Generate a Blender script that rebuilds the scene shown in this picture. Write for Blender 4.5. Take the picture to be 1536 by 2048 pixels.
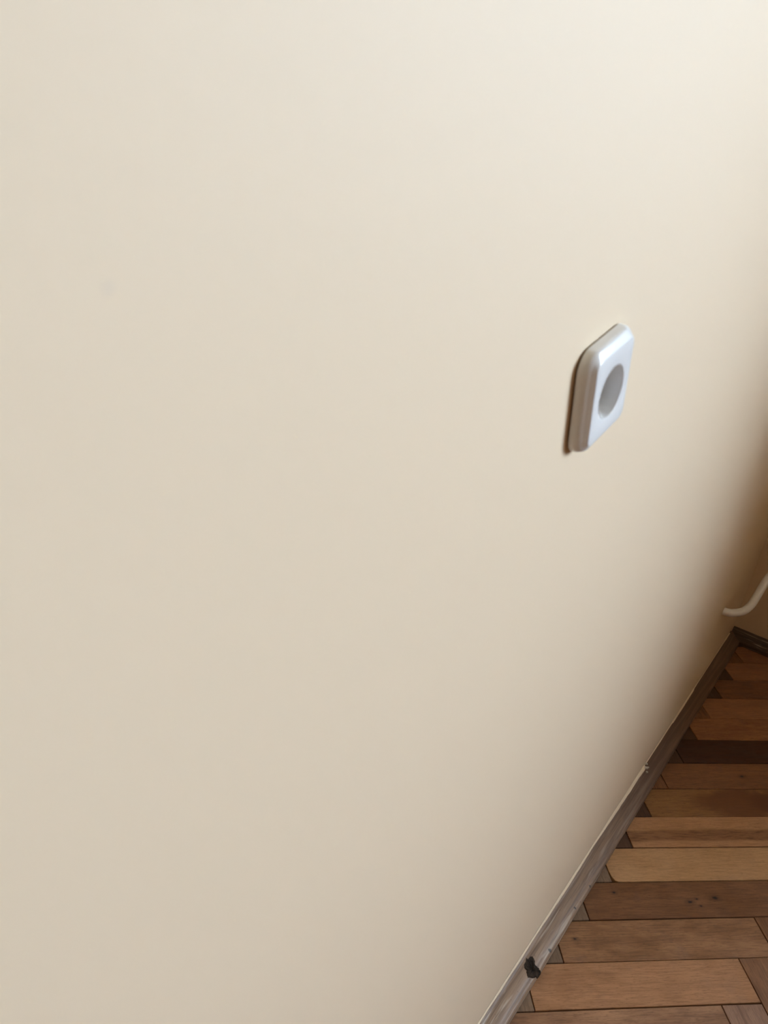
import bpy, math, random
from mathutils import Matrix, Vector
random.seed(7)

for o in list(bpy.data.objects):
    bpy.data.objects.remove(o)
sc = bpy.context.scene
COL = sc.collection

# ------------------------------------------------------------------ camera
cam_d = bpy.data.cameras.new('camera')
cam = bpy.data.objects.new('camera', cam_d)
COL.objects.link(cam)
right = Vector((0.7889383, 0.60581851, 0.10276326))
up = Vector((-0.34372329, 0.29647498, 0.89104259))
fwd = Vector((-0.50934336, 0.73829975, -0.44213439))
M = Matrix.Identity(4)
for i in range(3):
    M[i][0], M[i][1], M[i][2] = right[i], up[i], -fwd[i]
M[0][3], M[1][3], M[2][3] = 0.19215, 0.0, 1.15
cam.matrix_world = M
cam_d.sensor_fit = 'HORIZONTAL'
cam_d.sensor_width = 36.0
cam_d.lens = 1507.13 / 1536.0 * 36.0
cam_d.clip_start = 0.01
cam_d.dof.use_dof = True
cam_d.dof.focus_distance = 1.35
cam_d.dof.aperture_fstop = 12.0
sc.camera = cam

# ------------------------------------------------------------------ sky, exposure
SKY = 9.0
world = bpy.data.worlds.new('sky')
sc.world = world
world.use_nodes = True
wt = world.node_tree
wt.nodes.clear()
w_out = wt.nodes.new('ShaderNodeOutputWorld')
w_bg = wt.nodes.new('ShaderNodeBackground')
w_tc = wt.nodes.new('ShaderNodeTexCoord')
w_sep = wt.nodes.new('ShaderNodeSeparateXYZ')
w_map = wt.nodes.new('ShaderNodeMapRange')
w_map.inputs['From Min'].default_value = -0.03
w_map.inputs['From Max'].default_value = 0.03
w_mix = wt.nodes.new('ShaderNodeMix')
w_mix.data_type = 'RGBA'
w_mix.inputs['A'].default_value = (0.22, 0.22, 0.20, 1)     # ground below the horizon
w_mix.inputs['B'].default_value = (0.76, 0.94, 1.22, 1)     # overcast daylight
wt.links.new(w_tc.outputs['Generated'], w_sep.inputs[0])
wt.links.new(w_sep.outputs['Z'], w_map.inputs['Value'])
wt.links.new(w_map.outputs[0], w_mix.inputs['Factor'])
wt.links.new(w_mix.outputs['Result'], w_bg.inputs['Color'])
w_bg.inputs['Strength'].default_value = SKY
wt.links.new(w_bg.outputs[0], w_out.inputs[0])

sc.cycles.max_bounces = 6
sc.view_settings.view_transform = 'Standard'
sc.view_settings.look = 'None'
sc.view_settings.gamma = 1.0
sc.view_settings.use_curve_mapping = False
sc.view_settings.exposure = 3.21

# room: left wall is the plane x=0, window wall y=YF
XR, YB, YF, ZC = 4.2, -3.6, 2.056, 2.7
WX0, WX1, WZ0, WZ1 = 1.32, 2.42, 1.30, 2.40          # window opening
WT = 0.24                                             # wall thickness

# daylight portal in the window opening (guides sampling of the sky, emits nothing itself)
pl = bpy.data.lights.new('window_portal', 'AREA')
pl.shape = 'RECTANGLE'
pl.size, pl.size_y = WX1 - WX0, WZ1 - WZ0
pl.cycles.is_portal = True
po = bpy.data.objects.new('window_portal', pl)
po.location = ((WX0 + WX1) / 2, YF + WT + 0.02, (WZ0 + WZ1) / 2)
po.rotation_euler = (math.radians(-90), 0, 0)
COL.objects.link(po)


# ------------------------------------------------------------------ helpers
def mesh_obj(name, verts, faces, mat, parent=None, smooth=False):
    me = bpy.data.meshes.new(name)
    me.from_pydata([tuple(v) for v in verts], [], faces)
    me.update()
    if smooth:
        for p in me.polygons:
            p.use_smooth = True
    if mat:
        me.materials.append(mat)
    o = bpy.data.objects.new(name, me)
    COL.objects.link(o)
    if parent:
        o.parent = parent
    return o


def box(name, a, b, mat, parent=None):
    x0, y0, z0 = a
    x1, y1, z1 = b
    v = [(x0, y0, z0), (x1, y0, z0), (x1, y1, z0), (x0, y1, z0), (x0, y0, z1), (x1, y0, z1), (x1, y1, z1), (x0, y1, z1)]
    f = [(0, 3, 2, 1), (4, 5, 6, 7), (0, 1, 5, 4), (1, 2, 6, 5), (2, 3, 7, 6), (3, 0, 4, 7)]
    return mesh_obj(name, v, f, mat, parent)


def boxes(name, lst, mat, parent=None):
    v, f = [], []
    for a, b in lst:
        n = len(v)
        x0, y0, z0 = a
        x1, y1, z1 = b
        v += [(x0, y0, z0), (x1, y0, z0), (x1, y1, z0), (x0, y1, z0), (x0, y0, z1), (x1, y0, z1), (x1, y1, z1), (x0, y1, z1)]
        f += [tuple(n + i for i in q) for q in ((0, 3, 2, 1), (4, 5, 6, 7), (0, 1, 5, 4), (1, 2, 6, 5), (2, 3, 7, 6), (3, 0, 4, 7))]
    return mesh_obj(name, v, f, mat, parent)


def structure(o, label=None, cat=None):
    o['kind'] = 'structure'
    if label:
        o['label'] = label
    if cat:
        o['category'] = cat
    return o


class NT:
    """small helper around a material node tree"""
    def __init__(self, name):
        self.m = bpy.data.materials.new(name)
        self.m.use_nodes = True
        self.t = self.m.node_tree
        self.b = self.t.nodes['Principled BSDF']
        self.out = self.t.nodes['Material Output']

    def n(self, typ, **kw):
        nd = self.t.nodes.new(typ)
        for k, v in kw.items():
            setattr(nd, k, v)
        return nd

    def l(self, a, b):
        self.t.links.new(a, b)

    def math(self, op, a, b=None, c=None):
        nd = self.n('ShaderNodeMath', operation=op)
        for i, x in enumerate((a, b, c)):
            if x is None:
                continue
            if isinstance(x, (int, float)):
                nd.inputs[i].default_value = x
            else:
                self.l(x, nd.inputs[i])
        return nd.outputs[0]

    def mix(self, fac, a, b, blend='MIX'):
        nd = self.n('ShaderNodeMix', data_type='RGBA', blend_type=blend)
        for k, x in (('Factor', fac), ('A', a), ('B', b)):
            s = nd.inputs[k]
            if isinstance(x, (int, float)):
                s.default_value = x
            elif isinstance(x, tuple):
                s.default_value = (x[0], x[1], x[2], 1)
            else:
                self.l(x, s)
        return nd.outputs['Result']

    def mapr(self, v, a, b, c=0.0, d=1.0, smooth=True):
        nd = self.n('ShaderNodeMapRange')
        nd.interpolation_type = 'SMOOTHSTEP' if smooth else 'LINEAR'
        self.l(v, nd.inputs['Value'])
        nd.inputs['From Min'].default_value = a
        nd.inputs['From Max'].default_value = b
        nd.inputs['To Min'].default_value = c
        nd.inputs['To Max'].default_value = d
        return nd.outputs[0]

    def noise(self, vec, scale, detail=3.0, rough=0.5, dist=0.0):
        nd = self.n('ShaderNodeTexNoise')
        nd.inputs['Scale'].default_value = scale
        nd.inputs['Detail'].default_value = detail
        nd.inputs['Roughness'].default_value = rough
        nd.inputs['Distortion'].default_value = dist
        self.l(vec, nd.inputs['Vector'])
        return nd.outputs['Fac']

    def mapping(self, vec, scale=(1, 1, 1), loc=(0, 0, 0)):
        nd = self.n('ShaderNodeMapping')
        nd.inputs['Scale'].default_value = scale
        nd.inputs['Location'].default_value = loc
        self.l(vec, nd.inputs['Vector'])
        return nd.outputs[0]

    def objco(self):
        return self.n('ShaderNodeTexCoord').outputs['Object']

    def bump(self, h, strength, dist):
        nd = self.n('ShaderNodeBump')
        nd.inputs['Strength'].default_value = strength
        nd.inputs['Distance'].default_value = dist
        self.l(h, nd.inputs['Height'])
        self.l(nd.outputs[0], self.b.inputs['Normal'])

    def dist(self, vec, pt, scale=(1, 1, 1)):
        """distance of vec*scale from pt*scale"""
        m = self.mapping(vec, scale, tuple(-p * s for p, s in zip(pt, scale)))
        nd = self.n('ShaderNodeVectorMath', operation='LENGTH')
        self.l(m, nd.inputs[0])
        return nd.outputs['Value']


def lin(r, g, b):
    def f(c):
        c /= 255.0
        return c / 12.92 if c <= 0.04045 else ((c + 0.055) / 1.055) ** 2.4
    return (f(r), f(g), f(b))


# ------------------------------------------------------------------ materials
WALL_COL = (0.80, 0.630, 0.435)


def wall_material():
    k = NT('cream_wall_paint')
    co = k.objco()
    mid = k.noise(co, 90.0, 2, 0.6)
    c = WALL_COL
    # a small filled and rubbed mark in the paint
    d = k.dist(co, (0.0, 0.129, 1.104))
    c = k.mix(k.mapr(d, 0.0012, 0.0034, 0.16, 0.0), c, (0.60, 0.50, 0.42))
    k.l(c, k.b.inputs['Base Color'])
    k.b.inputs['Roughness'].default_value = 0.62
    k.b.inputs['Specular IOR Level'].default_value = 0.3
    k.bump(mid, 0.10, 0.0012)
    return k.m


def plain(name, col, rough=0.5, spec=0.5, noise=0.0):
    k = NT(name)
    if noise:
        f = k.noise(k.objco(), 90.0, 3, 0.6)
        k.l(k.mix(k.mapr(f, 0.3, 0.7), tuple(x * (1 - noise) for x in col), tuple(x * (1 + noise) for x in col)), k.b.inputs['Base Color'])
    else:
        k.b.inputs['Base Color'].default_value = (*col, 1)
    k.b.inputs['Roughness'].default_value = rough
    k.b.inputs['Specular IOR Level'].default_value = spec
    return k.m


def wood_material(name, light, dark, contrast=0.55, knots=(), band=None, patch=None, rough=0.48):
    """oak-like parquet: grain runs along local X. knots: (x, y, radius); band: (y0, y1, colour)"""
    k = NT(name)
    co = k.objco()
    inf = k.n('ShaderNodeObjectInfo')
    comb = k.n('ShaderNodeCombineXYZ')
    rnd = k.math('MULTIPLY', inf.outputs['Random'], 37.0)
    k.l(rnd, comb.inputs['X'])
    k.l(k.math('MULTIPLY', inf.outputs['Random'], 11.0), comb.inputs['Y'])
    add = k.n('ShaderNodeVectorMath', operation='ADD')
    k.l(co, add.inputs[0])
    k.l(comb.outputs[0], add.inputs[1])
    v = add.outputs[0]
    g1 = k.noise(k.mapping(v, (7, 75, 40)), 1.0, 4, 0.6, 0.5)
    g2 = k.noise(k.mapping(v, (30, 420, 200)), 1.0, 3, 0.6, 0.2)
    g3 = k.noise(k.mapping(v, (14, 26, 20)), 1.0, 3, 0.55, 0.8)
    pores = k.noise(k.mapping(v, (120, 900, 500)), 1.0, 2, 0.5)
    f = k.math('ADD', k.math('MULTIPLY', k.mapr(g1, 0.25, 0.75), 0.5), k.math('MULTIPLY', k.mapr(g3, 0.3, 0.7), 0.5))
    f = k.math('ADD', k.math('MULTIPLY', f, contrast), (1 - contrast) * 0.5)
    c = k.mix(f, dark, light)
    c = k.mix(k.mapr(g2, 0.40, 0.7, 0.0, 0.45), c, tuple(x * 0.55 for x in dark))
    c = k.mix(k.mapr(pores, 0.55, 0.70, 0.0, 0.40), c, tuple(x * 0.4 for x in dark))
    # dull dirty blotches of wear
    wear = k.noise(v, 22.0, 3, 0.6)
    c = k.mix(k.mapr(wear, 0.55, 0.8, 0.0, 0.3), c, tuple(0.6 * a + 0.4 * 0.12 for a in dark))
    if band:
        sep = k.n('ShaderNodeSeparateXYZ')
        k.l(co, sep.inputs[0])
        wob = k.math('MULTIPLY', k.math('SUBTRACT', k.noise(k.mapping(v, (9, 20, 1)), 1.0, 3, 0.6), 0.5), 0.012)
        y = k.math('ADD', sep.outputs['Y'], wob)
        y0, y1, bc, s = band
        m = k.math('MULTIPLY', k.mapr(y, y0 - s, y0 + s), k.mapr(y, y1 - s, y1 + s, 1.0, 0.0))
        m = k.math('MULTIPLY', m, k.mapr(g2, 0.3, 0.6, 1.0, 0.45))
        m = k.math('MULTIPLY', m, k.mapr(g1, 0.25, 0.55, 0.55, 1.0))
        c = k.mix(m, c, bc)
    if patch:
        for (px, py, pr, pc, sx, sy) in patch:
            d = k.dist(co, (px, py, 0), (sx, sy, 0))
            d = k.math('ADD', d, k.math('MULTIPLY', k.math('SUBTRACT', g3, 0.5), pr * 0.8))
            c = k.mix(k.mapr(d, pr * 0.5, pr, 0.75, 0.0), c, pc)
    for (kx, ky, kr) in knots:
        d = k.dist(co, (kx, ky, 0), (0.6, 1.0, 0))
        d = k.math('ADD', d, k.math('MULTIPLY', k.math('SUBTRACT', k.noise(co, 220.0, 2, 0.6), 0.5), kr * 1.2))
        c = k.mix(k.mapr(d, kr * 0.2, kr * 3.2, 0.55, 0.0), c, tuple(x * 0.35 for x in dark))
        c = k.mix(k.mapr(d, kr * 0.3, kr * 1.1, 0.95, 0.0), c, (0.008, 0.005, 0.003))
    k.l(c, k.b.inputs['Base Color'])
    k.l(k.mapr(g3, 0.3, 0.7, rough - 0.06, rough + 0.14), k.b.inputs['Roughness'])
    k.b.inputs['Specular IOR Level'].default_value = 0.35
    h = k.math('ADD', k.math('MULTIPLY', g2, 0.6), g1)
    k.bump(h, 0.12, 0.0008)
    return k.m


def baseboard_material(name='worn_baseboard_wood', axis=1):
    k = NT(name)
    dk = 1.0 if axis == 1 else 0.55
    co = k.objco()
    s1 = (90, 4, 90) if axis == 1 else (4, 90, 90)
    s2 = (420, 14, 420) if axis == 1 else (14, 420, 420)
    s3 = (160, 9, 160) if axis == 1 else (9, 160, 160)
    g1 = k.noise(k.mapping(co, s1), 1.0, 4, 0.6, 0.4)
    g2 = k.noise(k.mapping(co, s2), 1.0, 3, 0.6, 0.2)
    g3 = k.noise(k.mapping(co, s3, (3.1, 1.7, 0.4)), 1.0, 3, 0.6, 0.6)
    bl = k.noise(co, 9.0, 3, 0.5)
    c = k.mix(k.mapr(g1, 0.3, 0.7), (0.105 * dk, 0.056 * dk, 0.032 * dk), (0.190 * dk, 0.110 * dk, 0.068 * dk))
    c = k.mix(k.mapr(g2, 0.45, 0.72, 0.0, 0.55), c, (0.085, 0.050, 0.032))
    # pale scuffed paint wiped along the grain
    sc_ = k.math('MULTIPLY', k.mapr(g3, 0.54, 0.66), k.mapr(bl, 0.38, 0.58))
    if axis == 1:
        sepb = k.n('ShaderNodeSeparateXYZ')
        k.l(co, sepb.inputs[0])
        worn = k.mapr(k.math('ADD', sepb.outputs['Y'], k.math('MULTIPLY', bl, 0.3)), 0.95, 1.6, 1.0, 0.0)  # pale near end: sheen painted into the colour, mixed with real wear
        near_sheen = k.math('MULTIPLY', worn, k.mapr(g1, 0.25, 0.7, 0.35, 0.75))
        c = k.mix(near_sheen, c, (0.40, 0.262, 0.160))
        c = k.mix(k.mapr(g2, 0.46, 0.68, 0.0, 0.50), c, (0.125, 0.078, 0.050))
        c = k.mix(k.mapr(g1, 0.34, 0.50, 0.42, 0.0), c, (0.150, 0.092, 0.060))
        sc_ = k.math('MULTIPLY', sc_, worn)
    c = k.mix(k.math('MULTIPLY', sc_, 0.6), c, (0.56, 0.45, 0.34))
    # dark specks
    sp = k.noise(co, 330.0, 2, 0.5)
    c = k.mix(k.mapr(sp, 0.70, 0.78, 0.0, 0.7), c, (0.03, 0.02, 0.014))
    if axis == 1:
        for (x, y, r) in ((0.028, 0.846, 0.0035), (0.027, 0.944, 0.0026), (0.029, 1.003, 0.0026), (0.014, 0.815, 0.003)):
            d = k.dist(co, (x, y, 0.016), (1, 1, 0.3))
            d = k.math('ADD', d, k.math('MULTIPLY', k.math('SUBTRACT', k.noise(co, 400.0, 2, 0.5), 0.5), r))
            c = k.mix(k.mapr(d, r * 0.4, r * 1.1, 0.85, 0.0), c, (0.03, 0.02, 0.014))
    k.l(c, k.b.inputs['Base Color'])
    k.b.inputs['Roughness'].default_value = 0.45
    k.b.inputs['Specular IOR Level'].default_value = 0.27
    k.bump(k.math('ADD', g1, k.math('MULTIPLY', g2, 0.7)), 0.25, 0.001)
    return k.m


M_WALL = wall_material()
M_WALL2 = plain('cream_wall_paint_plain', WALL_COL, 0.62, 0.3)
M_WALL3 = plain('bounce_cut_brown', (0.26, 0.14, 0.07), 0.5, 0.3)  # brown made up to cut bounce light off the two unseen walls
M_CEIL = plain('white_ceiling_paint', (0.70, 0.62, 0.50), 0.8, 0.2)
M_SUB = plain('dark_joint_filler', (0.018, 0.011, 0.007), 0.9, 0.1, 0.2)
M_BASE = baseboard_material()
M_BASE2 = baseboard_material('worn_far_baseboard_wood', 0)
M_KNOT = plain('charred_knot', (0.034, 0.021, 0.012), 0.8, 0.2, 0.5)
M_PLASTIC = plain('white_plastic', (0.82, 0.80, 0.77), 0.22, 0.5, 0.0)
M_PLASTIC2 = plain('aged_plastic', (0.62, 0.56, 0.48), 0.5, 0.4, 0.03)
M_DARK = plain('dark_hole', (0.01, 0.01, 0.01), 0.9, 0.1, 0.1)
M_PIPE = plain('white_pipe_enamel', (0.90, 0.87, 0.84), 0.3, 0.5, 0.02)
M_WOODWHITE = plain('white_window_paint', (0.80, 0.79, 0.76), 0.35, 0.5, 0.02)
M_PLASTER = plain('crumbled_plaster', (0.50, 0.44, 0.36), 0.9, 0.1, 0.3)

gk = NT('window_glass')
gk.t.nodes.remove(gk.b)
g_tr = gk.n('ShaderNodeBsdfTransparent')
g_tr.inputs[0].default_value = (0.95, 0.97, 0.96, 1)
g_gl = gk.n('ShaderNodeBsdfGlossy')
g_gl.inputs['Roughness'].default_value = 0.02
g_lw = gk.n('ShaderNodeLayerWeight')
g_lw.inputs['Blend'].default_value = 0.5
g_fac = gk.math('ADD', gk.math('MULTIPLY', gk.math('POWER', g_lw.outputs['Facing'], 5.0), 0.9), 0.04)
g_mx = gk.n('ShaderNodeMixShader')
gk.l(g_fac, g_mx.inputs[0])
gk.l(g_tr.outputs[0], g_mx.inputs[1])
gk.l(g_gl.outputs[0], g_mx.inputs[2])
gk.l(g_mx.outputs[0], gk.out.inputs[0])
M_GLASS = gk.m

# ------------------------------------------------------------------ room shell
wall_left = structure(box('wall_left', (-WT, YB - WT, -0.05), (0, YF + WT, ZC), M_WALL),
                      'long smooth cream painted wall with a soft sheen', 'wall')
wall_far = boxes('wall_far', [((0, YF, -0.05), (WX0, YF + WT, ZC)), ((WX1, YF, -0.05), (XR, YF + WT, ZC)),
                              ((WX0, YF, -0.05), (WX1, YF + WT, WZ0)), ((WX0, YF, WZ1), (WX1, YF + WT, ZC))], M_WALL2)
structure(wall_far, 'shaded cream end wall meeting the long wall at the corner', 'wall')
wall_right = structure(box('wall_right', (XR, YB - WT, -0.05), (XR + WT, YF + WT, ZC), M_WALL3), 'unseen wall across the room, coloured brown to cut bounce light', 'wall')
wall_back = structure(box('wall_back', (0, YB - WT, -0.05), (XR, YB, ZC), M_WALL3), 'unseen wall behind the viewer, coloured brown to cut bounce light', 'wall')
ceiling = structure(box('ceiling', (-WT, YB - WT, ZC), (XR + WT, YF + WT, ZC + 0.15), M_CEIL), 'plain white ceiling', 'ceiling')

# window in the end wall, outside the picture; it is the room's daylight
win = bpy.data.objects.new('window_1', None)
COL.objects.link(win)
win.location = ((WX0 + WX1) / 2, YF + 0.18, WZ0)
structure(win, 'white framed window in the end wall', 'window')
hw, hh = (WX1 - WX0) / 2, WZ1 - WZ0
boxes('window_frame', [((-hw, -0.03, 0), (-hw + 0.06, 0.04, hh)), ((hw - 0.06, -0.03, 0), (hw, 0.04, hh)),
                       ((-hw + 0.06, -0.03, 0), (hw - 0.06, 0.04, 0.06)), ((-hw + 0.06, -0.03, hh - 0.06), (hw - 0.06, 0.04, hh)),
                       ((-0.04, -0.03, 0.06), (0.04, 0.04, hh - 0.06))], M_WOODWHITE, win)
for s in (-1, 1):
    a, b = (-hw + 0.06, -0.04) if s < 0 else (0.04, hw - 0.06)
    box('pane', (a, 0.003, 0.06), (b, 0.007, hh - 0.06), M_GLASS, win)
box('window_sill', (-hw - 0.05, -0.22, -0.035), (hw + 0.05, -0.03, 0.0), M_WOODWHITE, win)

# ------------------------------------------------------------------ parquet floor
floor = structure(box('floor', (-WT, YB - WT, -0.06), (XR + WT, YF + WT, -0.009), M_SUB),
                  'worn herringbone oak parquet floor', 'floor')
TH = math.radians(42.8905)
BD = Vector((math.cos(TH), math.sin(TH), 0))
ND = Vector((-math.sin(TH), math.cos(TH), 0))
SU, SV, NB = 0.0685, 0.07224, 5.394           # step along, board width, board length in steps
U0 = 0.551 + 2 * SU
V0 = 0.66139
XA, XB, YA, YBB = 0.003, XR - 0.003, YB + 0.003, YF - 0.003


def clip(poly):
    for ax, lim, sgn in ((0, XA, 1), (0, XB, -1), (1, YA, 1), (1, YBB, -1)):
        out = []
        for i in range(len(poly)):
            a, b = poly[i], poly[(i + 1) % len(poly)]
            da, db = sgn * (a[ax] - lim), sgn * (b[ax] - lim)
            if da >= 0:
                out.append(a)
            if (da > 0) != (db > 0) and da != db:
                t = da / (da - db)
                out.append((a[0] + (b[0] - a[0]) * t, a[1] + (b[1] - a[1]) * t))
        poly = out
        if len(poly) < 3:
            return None
    return poly


def inset(poly, d):
    n = len(poly)
    res = []
    for i in range(n):
        p0, p1, p2 = Vector(poly[i - 1]), Vector(poly[i]), Vector(poly[(i + 1) % n])
        e1, e2 = (p1 - p0), (p2 - p1)
        if e1.length < 1e-6 or e2.length < 1e-6:
            res.append(poly[i])
            continue
        e1.normalize()
        e2.normalize()
        n1, n2 = Vector((-e1.y, e1.x)), Vector((-e2.y, e2.x))
        b = n1 + n2
        if b.length < 1e-5:
            res.append(poly[i])
            continue
        b = b / max(b.dot(n1), 0.35)
        q = p1 + b * d
        res.append((q.x, q.y))
    return res


def area(poly):
    return 0.5 * sum(poly[i][0] * poly[(i + 1) % len(poly)][1] - poly[(i + 1) % len(poly)][0] * poly[i][1] for i in range(len(poly)))


def prism(poly, ztop):
    n = len(poly)
    top = inset(poly, 0.0006)
    v = [(x, y, ztop) for x, y in top] + [(x, y, ztop - 0.0008) for x, y in poly] + [(x, y, -0.009) for x, y in poly]
    f = [tuple(range(n))]
    for r in (0, 1):
        for i in range(n):
            j = (i + 1) % n
            f.append((r * n + i, (r + 1) * n + i, (r + 1) * n + j, r * n + j))
    return v, f


def tone(light, dark, **kw):
    return dict(light=lin(*light), dark=lin(*dark), **kw)


GEN = [wood_material('parquet_tan', lin(186, 142, 98), lin(138, 96, 60)),
       wood_material('parquet_brown', lin(150, 104, 66), lin(100, 62, 36)),
       wood_material('parquet_honey', lin(176, 124, 80), lin(122, 80, 48)),
       wood_material('parquet_dark', lin(104, 66, 42), lin(62, 36, 22))]
DUST = wood_material('parquet_dusty', lin(146, 116, 88), lin(104, 80, 60), contrast=0.5, rough=0.6)
UMBER = wood_material('parquet_umber', lin(104, 72, 48), lin(66, 42, 28), contrast=0.5)  # darker brown for edge boards further along the left wall
STRIPE = wood_material('parquet_striped', lin(168, 128, 100), lin(122, 88, 66), contrast=0.6, band=(0.0075, 0.0115, lin(86, 56, 38), 0.0012))

row_spec = {
    -4: dict(light=(172, 124, 84), dark=(120, 80, 52)),
    -3: dict(light=(182, 134, 94), dark=(112, 76, 52), contrast=0.7),
    -2: dict(light=(188, 136, 92), dark=(142, 98, 64), contrast=0.5),
    -1: dict(light=(170, 122, 80), dark=(112, 74, 46), contrast=0.7, kn=[(0.6511, 0.6288, 0.0022)]),
    0: dict(light=(142, 96, 58), dark=(92, 56, 30), contrast=0.6,
            kn=[(0.8847, 0.6918, 0.0028), (0.9358, 0.6988, 0.0034), (0.8998, 0.6974, 0.0016), (0.9015, 0.6838, 0.0014), (0.7512, 0.7128, 0.0022)]),
    1: dict(light=(198, 154, 106), dark=(166, 120, 78), contrast=0.45),
    2: dict(light=(192, 142, 98), dark=(160, 110, 70), contrast=0.45, band=(-0.022, 0.004, lin(92, 54, 26), 0.0035)),
    3: dict(light=(164, 118, 70), dark=(120, 80, 44), contrast=0.5,
            patch=[(0.02, -0.005, 0.055, lin(100, 58, 30), 0.5, 1.0), (0.12, 0.0, 0.05, lin(96, 54, 28), 0.5, 1.0)]),
    4: dict(light=(150, 104, 66), dark=(110, 70, 42), contrast=0.5, kn=[(1.1463, 0.9849, 0.003)]),
    5: dict(light=(82, 48, 30), dark=(58, 32, 20), contrast=0.5),
    6: dict(light=(180, 126, 82), dark=(120, 76, 48), contrast=0.7),
    7: dict(light=(186, 134, 92), dark=(130, 86, 58), contrast=0.6),
    8: dict(light=(152, 104, 70), dark=(100, 64, 42), contrast=0.6),
    9: dict(light=(182, 128, 88), dark=(122, 80, 54), contrast=0.6),
    10: dict(light=(176, 122, 82), dark=(120, 78, 52), contrast=0.6),
    11: dict(light=(112, 70, 44), dark=(72, 42, 26), contrast=0.6),
    12: dict(light=(120, 76, 48), dark=(80, 48, 30), contrast=0.6),
}
ROWS = {}
for r, s in row_spec.items():
    uc, vc = U0 + r * SU + NB * SU / 2, V0 + (r + 0.5) * SV
    kn = [(u - uc, v - vc, q) for u, v, q in s.get('kn', ())]
    ROWS[r] = wood_material('parquet_row_%d' % (r + 4), lin(*s['light']), lin(*s['dark']), s.get('contrast', 0.55), kn,
                            s.get('band'), s.get('patch'))

rest_v, rest_f = [], []
NEAR = []
for j in range(-9, 10):
    for i in range(-90, 100):
        for kind in 'AB':
            u0, v0 = i + j * NB, i - j * NB
            if kind == 'A':
                r = (u0, u0 + NB, v0, v0 + 1)
            else:
                r = (u0 + NB, u0 + NB + 1, v0 + 1 - NB, v0 + 1)
            ua, ub = U0 + r[0] * SU, U0 + r[1] * SU
            va, vb = V0 + r[2] * SV, V0 + r[3] * SV
            c = BD * (ua + ub) / 2 + ND * (va + vb) / 2
            if not (-0.4 < c.x < XR + 0.4 and YB - 0.4 < c.y < YF + 0.4):
                continue
            rr = random.Random(i * 1000 + j * 17 + (kind == 'B'))
            g = 0.0005
            ga = g + rr.random() * 0.0006
            gb = g + rr.random() * 0.0004
            ta, tb = (rr.random() - 0.5) * 0.0009, (rr.random() - 0.5) * 0.0009    # boards are never quite true
            corners = [(ua + ga, va + gb + ta), (ub - gb, va + gb + tb), (ub - gb, vb - ga + tb), (ua + ga, vb - ga + ta)]
            if kind == 'A' and j == 0 and i == 1:      # worn-off corner on the pale board
                cu, cv = corners[0]
                corners = [(cu, cv + 0.022), (cu + 0.0015, cv + 0.010), (cu + 0.005, cv + 0.003), (cu + 0.011, cv)] + corners[1:]
            poly = [tuple((BD * u + ND * v)[:2]) for u, v in corners]
            poly = clip(poly)
            if not poly or area(poly) < 2e-5:
                continue
            zt = (rr.random() - 0.5) * 0.0008
            vis = -0.02 < c.x < 1.0 and 0.35 < c.y < YF + 0.2 or (min(p[0] for p in poly) < 0.6 and max(p[1] for p in poly) > 0.6)
            if vis:
                rz = TH if kind == 'A' else TH + math.pi / 2
                ca, sa = math.cos(rz), math.sin(rz)
                lp = [((x - c.x) * ca + (y - c.y) * sa, -(x - c.x) * sa + (y - c.y) * ca) for x, y in poly]
                V, F = prism(lp, zt)
                if kind == 'A' and j == 0 and i in ROWS:
                    m = ROWS[i]
                elif kind == 'B' and j == -1:
                    m = DUST if i < 1 else (UMBER if i % 3 else GEN[1])
                else:
                    m = GEN[rr.choice((0, 1, 1, 2, 2, 3))]
                    if kind == 'B' and j == 0 and i == -3:
                        m = STRIPE
                    if kind == 'B' and j == 0 and i in (-2, -1):
                        m = GEN[1]
                o = mesh_obj('parquet_board', V, F, m, floor)
                o.location = (c.x, c.y, 0)
                o.rotation_euler = (0, 0, rz)
            else:
                V, F = prism(poly, zt)
                n = len(rest_v)
                rest_v += V
                rest_f += [tuple(n + q for q in f) for f in F]
ro = mesh_obj('parquet_field', rest_v, rest_f, GEN[2], floor)
ro['kind'] = 'stuff'

# ------------------------------------------------------------------ baseboards
PROF = [(0.0, 0.0), (0.0312, 0.0), (0.0318, 0.0075), (0.0312, 0.0112), (0.0295, 0.0140), (0.0268, 0.0152), (0.0245, 0.0156),
        (0.0200, 0.0186), (0.0150, 0.0232), (0.0105, 0.0280), (0.0075, 0.0318), (0.0050, 0.0338), (0.0, 0.0345)]


def wob(y, s, a):
    return a * (math.sin(y * 13.1 + s) + 0.6 * math.sin(y * 31.7 + 2.1 * s) + 0.35 * math.sin(y * 83.0 + 3.7 * s)) / 1.95


def sweep(name, axis, a, b, n, mat, mitre=0.0):
    verts, faces = [], []
    m = len(PROF)
    for q in range(n + 1):
        t = a + (b - a) * q / n
        for x, z in PROF:
            dx = wob(t, x * 90, 0.0005) if x > 0 else 0.0
            dz = wob(t, z * 70 + 1, 0.0004) if z > 0 else 0.0
            tt = t
            if mitre and q == n:
                tt = t - (x * mitre)
            verts.append((x + dx, tt, z + dz) if axis == 'y' else (t, YF - x - dx, z + dz))
    for q in range(n):
        for k in range(m):
            k2 = (k + 1) % m
            f = (q * m + k, q * m + k2, (q + 1) * m + k2, (q + 1) * m + k)
            faces.append(f if axis == 'y' else f[::-1])
    faces.append(tuple(range(m))[::-1] if axis == 'y' else tuple(range(m)))
    faces.append(tuple(range(n * m, n * m + m)) if axis == 'y' else tuple(range(n * m, n * m + m))[::-1])
    o = mesh_obj(name, verts, faces, mat)
    for p in o.data.polygons:
        p.use_smooth = len(p.vertices) == 4
    o.data.set_sharp_from_angle(angle=math.radians(38))
    return o


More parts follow.
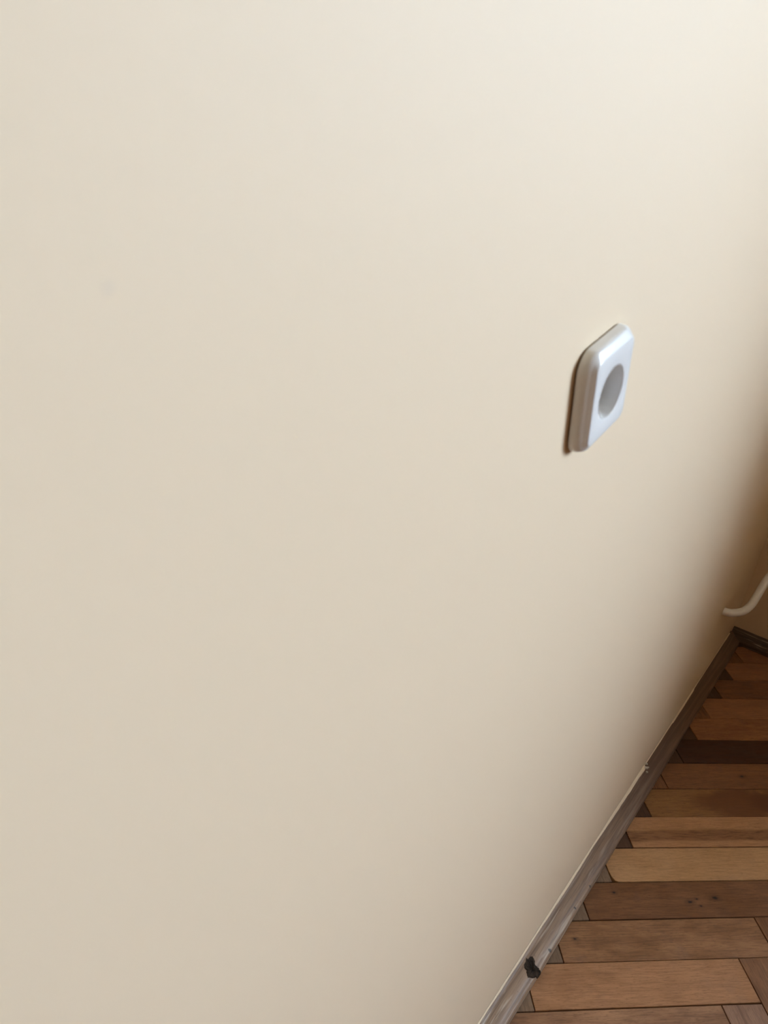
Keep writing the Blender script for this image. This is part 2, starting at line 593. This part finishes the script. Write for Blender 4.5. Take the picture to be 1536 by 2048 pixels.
bl = structure(sweep('baseboard_left', 'y', YB + 0.001, YF - 0.033, 320, M_BASE), 'narrow worn brown wooden moulding along the long cream wall', 'baseboard')
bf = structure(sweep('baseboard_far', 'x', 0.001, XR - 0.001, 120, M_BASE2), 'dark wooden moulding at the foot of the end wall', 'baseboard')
for o in (bl, bf):
    for v in o.data.vertices:
        v.co.z += 0.0005

# dark broken knot in the moulding
KN = [(0.7967, 0.0446), (0.7985, 0.0397), (0.8063, 0.0385), (0.8102, 0.0347), (0.8101, 0.0285), (0.8061, 0.025), (0.8067, 0.0199),
      (0.8071, 0.0156), (0.8097, 0.003), (0.809, 0.0), (0.8022, 0.0), (0.7969, 0.0037), (0.7923, 0.0132), (0.7856, 0.0167),
      (0.7804, 0.0232), (0.7826, 0.0275), (0.7853, 0.0309), (0.7837, 0.0367), (0.7873, 0.0405), (0.7933, 0.0412)]


def on_profile(s_, h):
    """point at arc length s_ up the moulding's face, h proud of it"""
    pr = PROF[1:]
    for (x0, z0), (x1, z1) in zip(pr[:-1], pr[1:]):
        l_ = math.hypot(x1 - x0, z1 - z0)
        if s_ <= l_ or (x1, z1) == pr[-1]:
            t = min(s_ / l_, 1.0)
            return (x0 + (x1 - x0) * t + h * (z1 - z0) / l_, z0 + (z1 - z0) * t - h * (x1 - x0) / l_ + 0.0005)
        s_ -= l_


rk = random.Random(3)
fine = []
for i in range(len(KN)):
    (ya, sa), (yb, sb) = KN[i], KN[(i + 1) % len(KN)]
    for t in (0, 0.34, 0.67):
        fine.append((ya + (yb - ya) * t + (rk.random() - 0.5) * 0.0012, sa + (sb - sa) * t + (rk.random() - 0.5) * 0.0012))
cy_, cs_ = 0.7965, 0.0235
kv, kf = [], []
RN = 7
nk = len(fine)
for r_ in range(RN):
    q = 1 - r_ / RN
    for (y, s_) in fine:
        h = (0.0001 if r_ == 0 else 0.0010 + (rk.random() - 0.5) * 0.0012)
        s2 = max(cs_ + (s_ - cs_) * q, 0.0005)
        x, z = on_profile(s2, h)
        kv.append((x, cy_ + (y - cy_) * q, max(z, 0.0006)))
x, z = on_profile(cs_, 0.0012)
kv.append((x, cy_, z))
for r_ in range(RN - 1):
    for i in range(nk):
        i2 = (i + 1) % nk
        kf.append((r_ * nk + i, r_ * nk + i2, (r_ + 1) * nk + i2, (r_ + 1) * nk + i)[::-1])
for i in range(nk):
    kf.append(((RN - 1) * nk + i, (RN - 1) * nk + (i + 1) % nk, RN * nk)[::-1])
kn = mesh_obj('knot', kv, kf, M_KNOT, bl)
kn['label'] = 'dark broken knot'

# uneven ridge of wall paint along the top of the moulding
pv, pf = [], []
n = 520
ya, yb = YB + 0.01, YF - 0.05
for q in range(n + 1):
    y = ya + (yb - ya) * q / n
    wv = 0.0021 + wob(y, 1.3, 0.0009) + 0.0004 * (random.random() - 0.5)
    if 1.10 < y < 1.335:
        wv += 0.0026 * min(1, (y - 1.10) / 0.12)
    if y >= 1.335:
        wv = 0.0011 + wob(y, 0.4, 0.0005) + (0.0012 if 1.52 < y < 1.68 else 0.0)
    wv = max(wv, 0.0006)
    zt = 0.0352 + wv * 0.75
    pv += [(0.0004, y, zt), (0.0016, y, zt - 0.0004), (0.0012 + wv * 0.9, y, 0.0352), (0.0008 + wv * 1.1, y, 0.0336), (0.0, y, 0.0336)]
for q in range(n):
    for k in range(4):
        a = q * 5 + k
        pf.append((a, a + 1, a + 6, a + 5)[::-1])
pe = mesh_obj('paint_edge', pv, pf, M_WALL, wall_left, smooth=True)
pe['label'] = 'pale uneven ridge of paint'

# crumbs of plaster on the moulding
for (x, y, z, r, s) in ((0.006, 1.335, 0.0345, 0.0042, 1), (0.0105, 1.329, 0.0300, 0.0030, 2), (0.003, 1.343, 0.038, 0.0030, 3), (0.0085, 1.342, 0.0322, 0.0022, 4)):
    rr = random.Random(s)
    v = []
    for th_ in (0, 1, 2, 3):
        for ph in range(7):
            el = -0.9 + th_ * 0.6
            rad = r * (0.7 + rr.random() * 0.5)
            v.append((x + rad * math.cos(el) * math.cos(ph * 0.898), y + rad * math.cos(el) * math.sin(ph * 0.898), z + rad * 0.6 * math.sin(el)))
    f = []
    for a in range(3):
        for ph in range(7):
            f.append((a * 7 + ph, a * 7 + (ph + 1) % 7, (a + 1) * 7 + (ph + 1) % 7, (a + 1) * 7 + ph))
    f += [tuple(range(7))[::-1], tuple(range(21, 28))]
    mesh_obj('plaster_crumb', v, f, M_PLASTER, wall_left)

# ------------------------------------------------------------------ wall socket
SY, SZ, ST = 0.5311, 1.0023, math.radians(13.766)
SA, SB, SD, SI = 0.0769, 0.0818, 0.0134, 0.0075
sock = bpy.data.objects.new('wall_socket', None)
COL.objects.link(sock)
# local X = outward, Y = along the wall, Z = up, tilted in the plane of the wall
sock.matrix_world = Matrix.Translation((0, SY, SZ)) @ Matrix.Rotation(ST, 4, 'X')
sock['label'] = 'white plastic wall socket with rounded corners, mounted crooked on the cream wall'
sock['category'] = 'wall socket'


def rrect(a, b, r, q=14, m=10):
    """rounded rectangle, q points per corner arc and m along each side, counter-clockwise from +Y"""
    pts = []
    cs = ((a / 2 - r, b / 2 - r, 0), (-a / 2 + r, b / 2 - r, 90), (-a / 2 + r, -b / 2 + r, 180), (a / 2 - r, -b / 2 + r, 270))
    for i, (cy, cz, a0) in enumerate(cs):
        for k in range(q):
            t = math.radians(a0 + 90 * k / (q - 1))
            pts.append((cy + r * math.cos(t), cz + r * math.sin(t)))
        ny, nz, n0 = cs[(i + 1) % 4]
        p1 = (ny + r * math.cos(math.radians(n0)), nz + r * math.sin(math.radians(n0)))
        p0 = pts[-1]
        for k in range(1, m + 1):
            t = k / (m + 1)
            pts.append((p0[0] + (p1[0] - p0[0]) * t, p0[1] + (p1[1] - p0[1]) * t))
    return pts


def loft(name, loops, mat, parent, cap_last=False, cap_first=False, angle=40):
    v, f = [], []
    n = len(loops[0][1])
    for x, pts in loops:
        v += [(x, y, z) for y, z in pts]
    for a in range(len(loops) - 1):
        for k in range(n):
            k2 = (k + 1) % n
            f.append((a * n + k, a * n + k2, (a + 1) * n + k2, (a + 1) * n + k))
    if cap_last:
        f.append(tuple(range((len(loops) - 1) * n, len(loops) * n)))
    if cap_first:
        f.append(tuple(range(n))[::-1])
    o = mesh_obj(name, v, f, mat, parent)
    for p in o.data.polygons:
        p.use_smooth = len(p.vertices) == 4
    o.data.set_sharp_from_angle(angle=math.radians(angle))
    return o


RC = 0.0205
rect0 = rrect(SA, SB, 0.0135)
circ = lambda r: [(r * math.cos(math.atan2(z, y)), r * math.sin(math.atan2(z, y))) for y, z in rect0]
L = [(0.0016, rrect(SA - 0.002, SB - 0.002, 0.0145)), (0.0016, rrect(SA, SB, 0.0155)), (0.0040, rrect(SA - 0.0004, SB - 0.0004, 0.0153))]
# side, rounded shoulder, then a broad sloping facet up to the flat face
for x, ins, side in ((0.0050, 0.0003, 0.0006), (0.0070, 0.0004, 0.0018), (0.0082, 0.0006, 0.0030), (0.0092, 0.0011, 0.0041), (0.0098, 0.0016, 0.0049),
                     (0.0103, 0.0023, 0.0055), (0.0128, 0.0068, 0.0077), (0.0132, 0.0077, 0.0082), (SD, 0.0086, 0.0088)):
    L.append((x, rrect(SA - 2 * side, SB - 2 * ins, max(0.0151 - ins * 1.15, 0.004))))
L += [(SD, circ(RC + 0.0008)), (SD - 0.0002, circ(RC + 0.0002)), (SD - 0.0010, circ(RC))]
loft('cover_plate', L, M_PLASTIC, sock, angle=50)
ins_o = loft('socket_insert', [(SD - 0.0010, circ(RC)), (0.0005, circ(RC - 0.0003))], M_PLASTIC, sock, cap_last=True)
ins_o['label'] = 'round recess'
loft('back_plate', [(0.0002, rrect(SA - 0.006, SB - 0.006, 0.0125)), (0.0030, rrect(SA - 0.006, SB - 0.006, 0.0125)), (0.0030, circ(RC + 0.001))], M_PLASTIC2, sock)
for s in (-1, 1):
    pts = [(s * 0.0095 + 0.0027 * math.cos(k * math.pi / 8), 0.0027 * math.sin(k * math.pi / 8)) for k in range(16)]
    loft('contact_hole', [(0.0004, pts), (0.0007, pts)], M_DARK, sock, cap_last=True)

# ------------------------------------------------------------------ heating pipe at the corner
ctrl = [(-0.02, 1.716, 0.2437), (0.008, 1.720, 0.2432), (0.0212, 1.730, 0.2429), (0.0367, 1.750, 0.2467), (0.0445, 1.780, 0.2534), (0.0471, 1.810, 0.2665),
        (0.0491, 1.840, 0.2826), (0.0532, 1.870, 0.3001), (0.0666, 1.900, 0.3106), (0.10, 1.925, 0.316), (0.18, 1.94, 0.318), (0.5, 1.945, 0.318),
        (1.5, 1.945, 0.318), (XR + 0.02, 1.945, 0.318)]


def catmull(P, n=8):
    out = []
    P = [Vector(p) for p in P]
    for i in range(len(P) - 1):
        p0 = P[max(i - 1, 0)]
        p1, p2 = P[i], P[i + 1]
        p3 = P[min(i + 2, len(P) - 1)]
        for k in range(n):
            t = k / n
            a = 0.5 * ((2 * p1) + (p2 - p0) * t + (2 * p0 - 5 * p1 + 4 * p2 - p3) * t * t + (-p0 + 3 * p1 - 3 * p2 + p3) * t ** 3)
            out.append(a)
    out.append(P[-1])
    return out


def tube(name, path, r, mat, n=20):
    v, f = [], []
    up_ = Vector((0, 0, 1))
    for i, p in enumerate(path):
        t = (path[min(i + 1, len(path) - 1)] - path[max(i - 1, 0)]).normalized()
        s = t.cross(up_).normalized()
        w = s.cross(t)
        for k in range(n):
            a = 2 * math.pi * k / n
            v.append(p + s * r * math.cos(a) + w * r * math.sin(a))
    for i in range(len(path) - 1):
        for k in range(n):
            k2 = (k + 1) % n
            f.append((i * n + k, i * n + k2, (i + 1) * n + k2, (i + 1) * n + k))
    f += [tuple(range(n)), tuple(range((len(path) - 1) * n, len(path) * n))[::-1]]
    return mesh_obj(name, v, f, mat, None, True)


pipe = tube('heating_pipe', catmull(ctrl), 0.0092, M_PIPE)
pipe['label'] = 'bent white pipe coming out of the wall above the baseboard in the corner'
pipe['category'] = 'pipe'
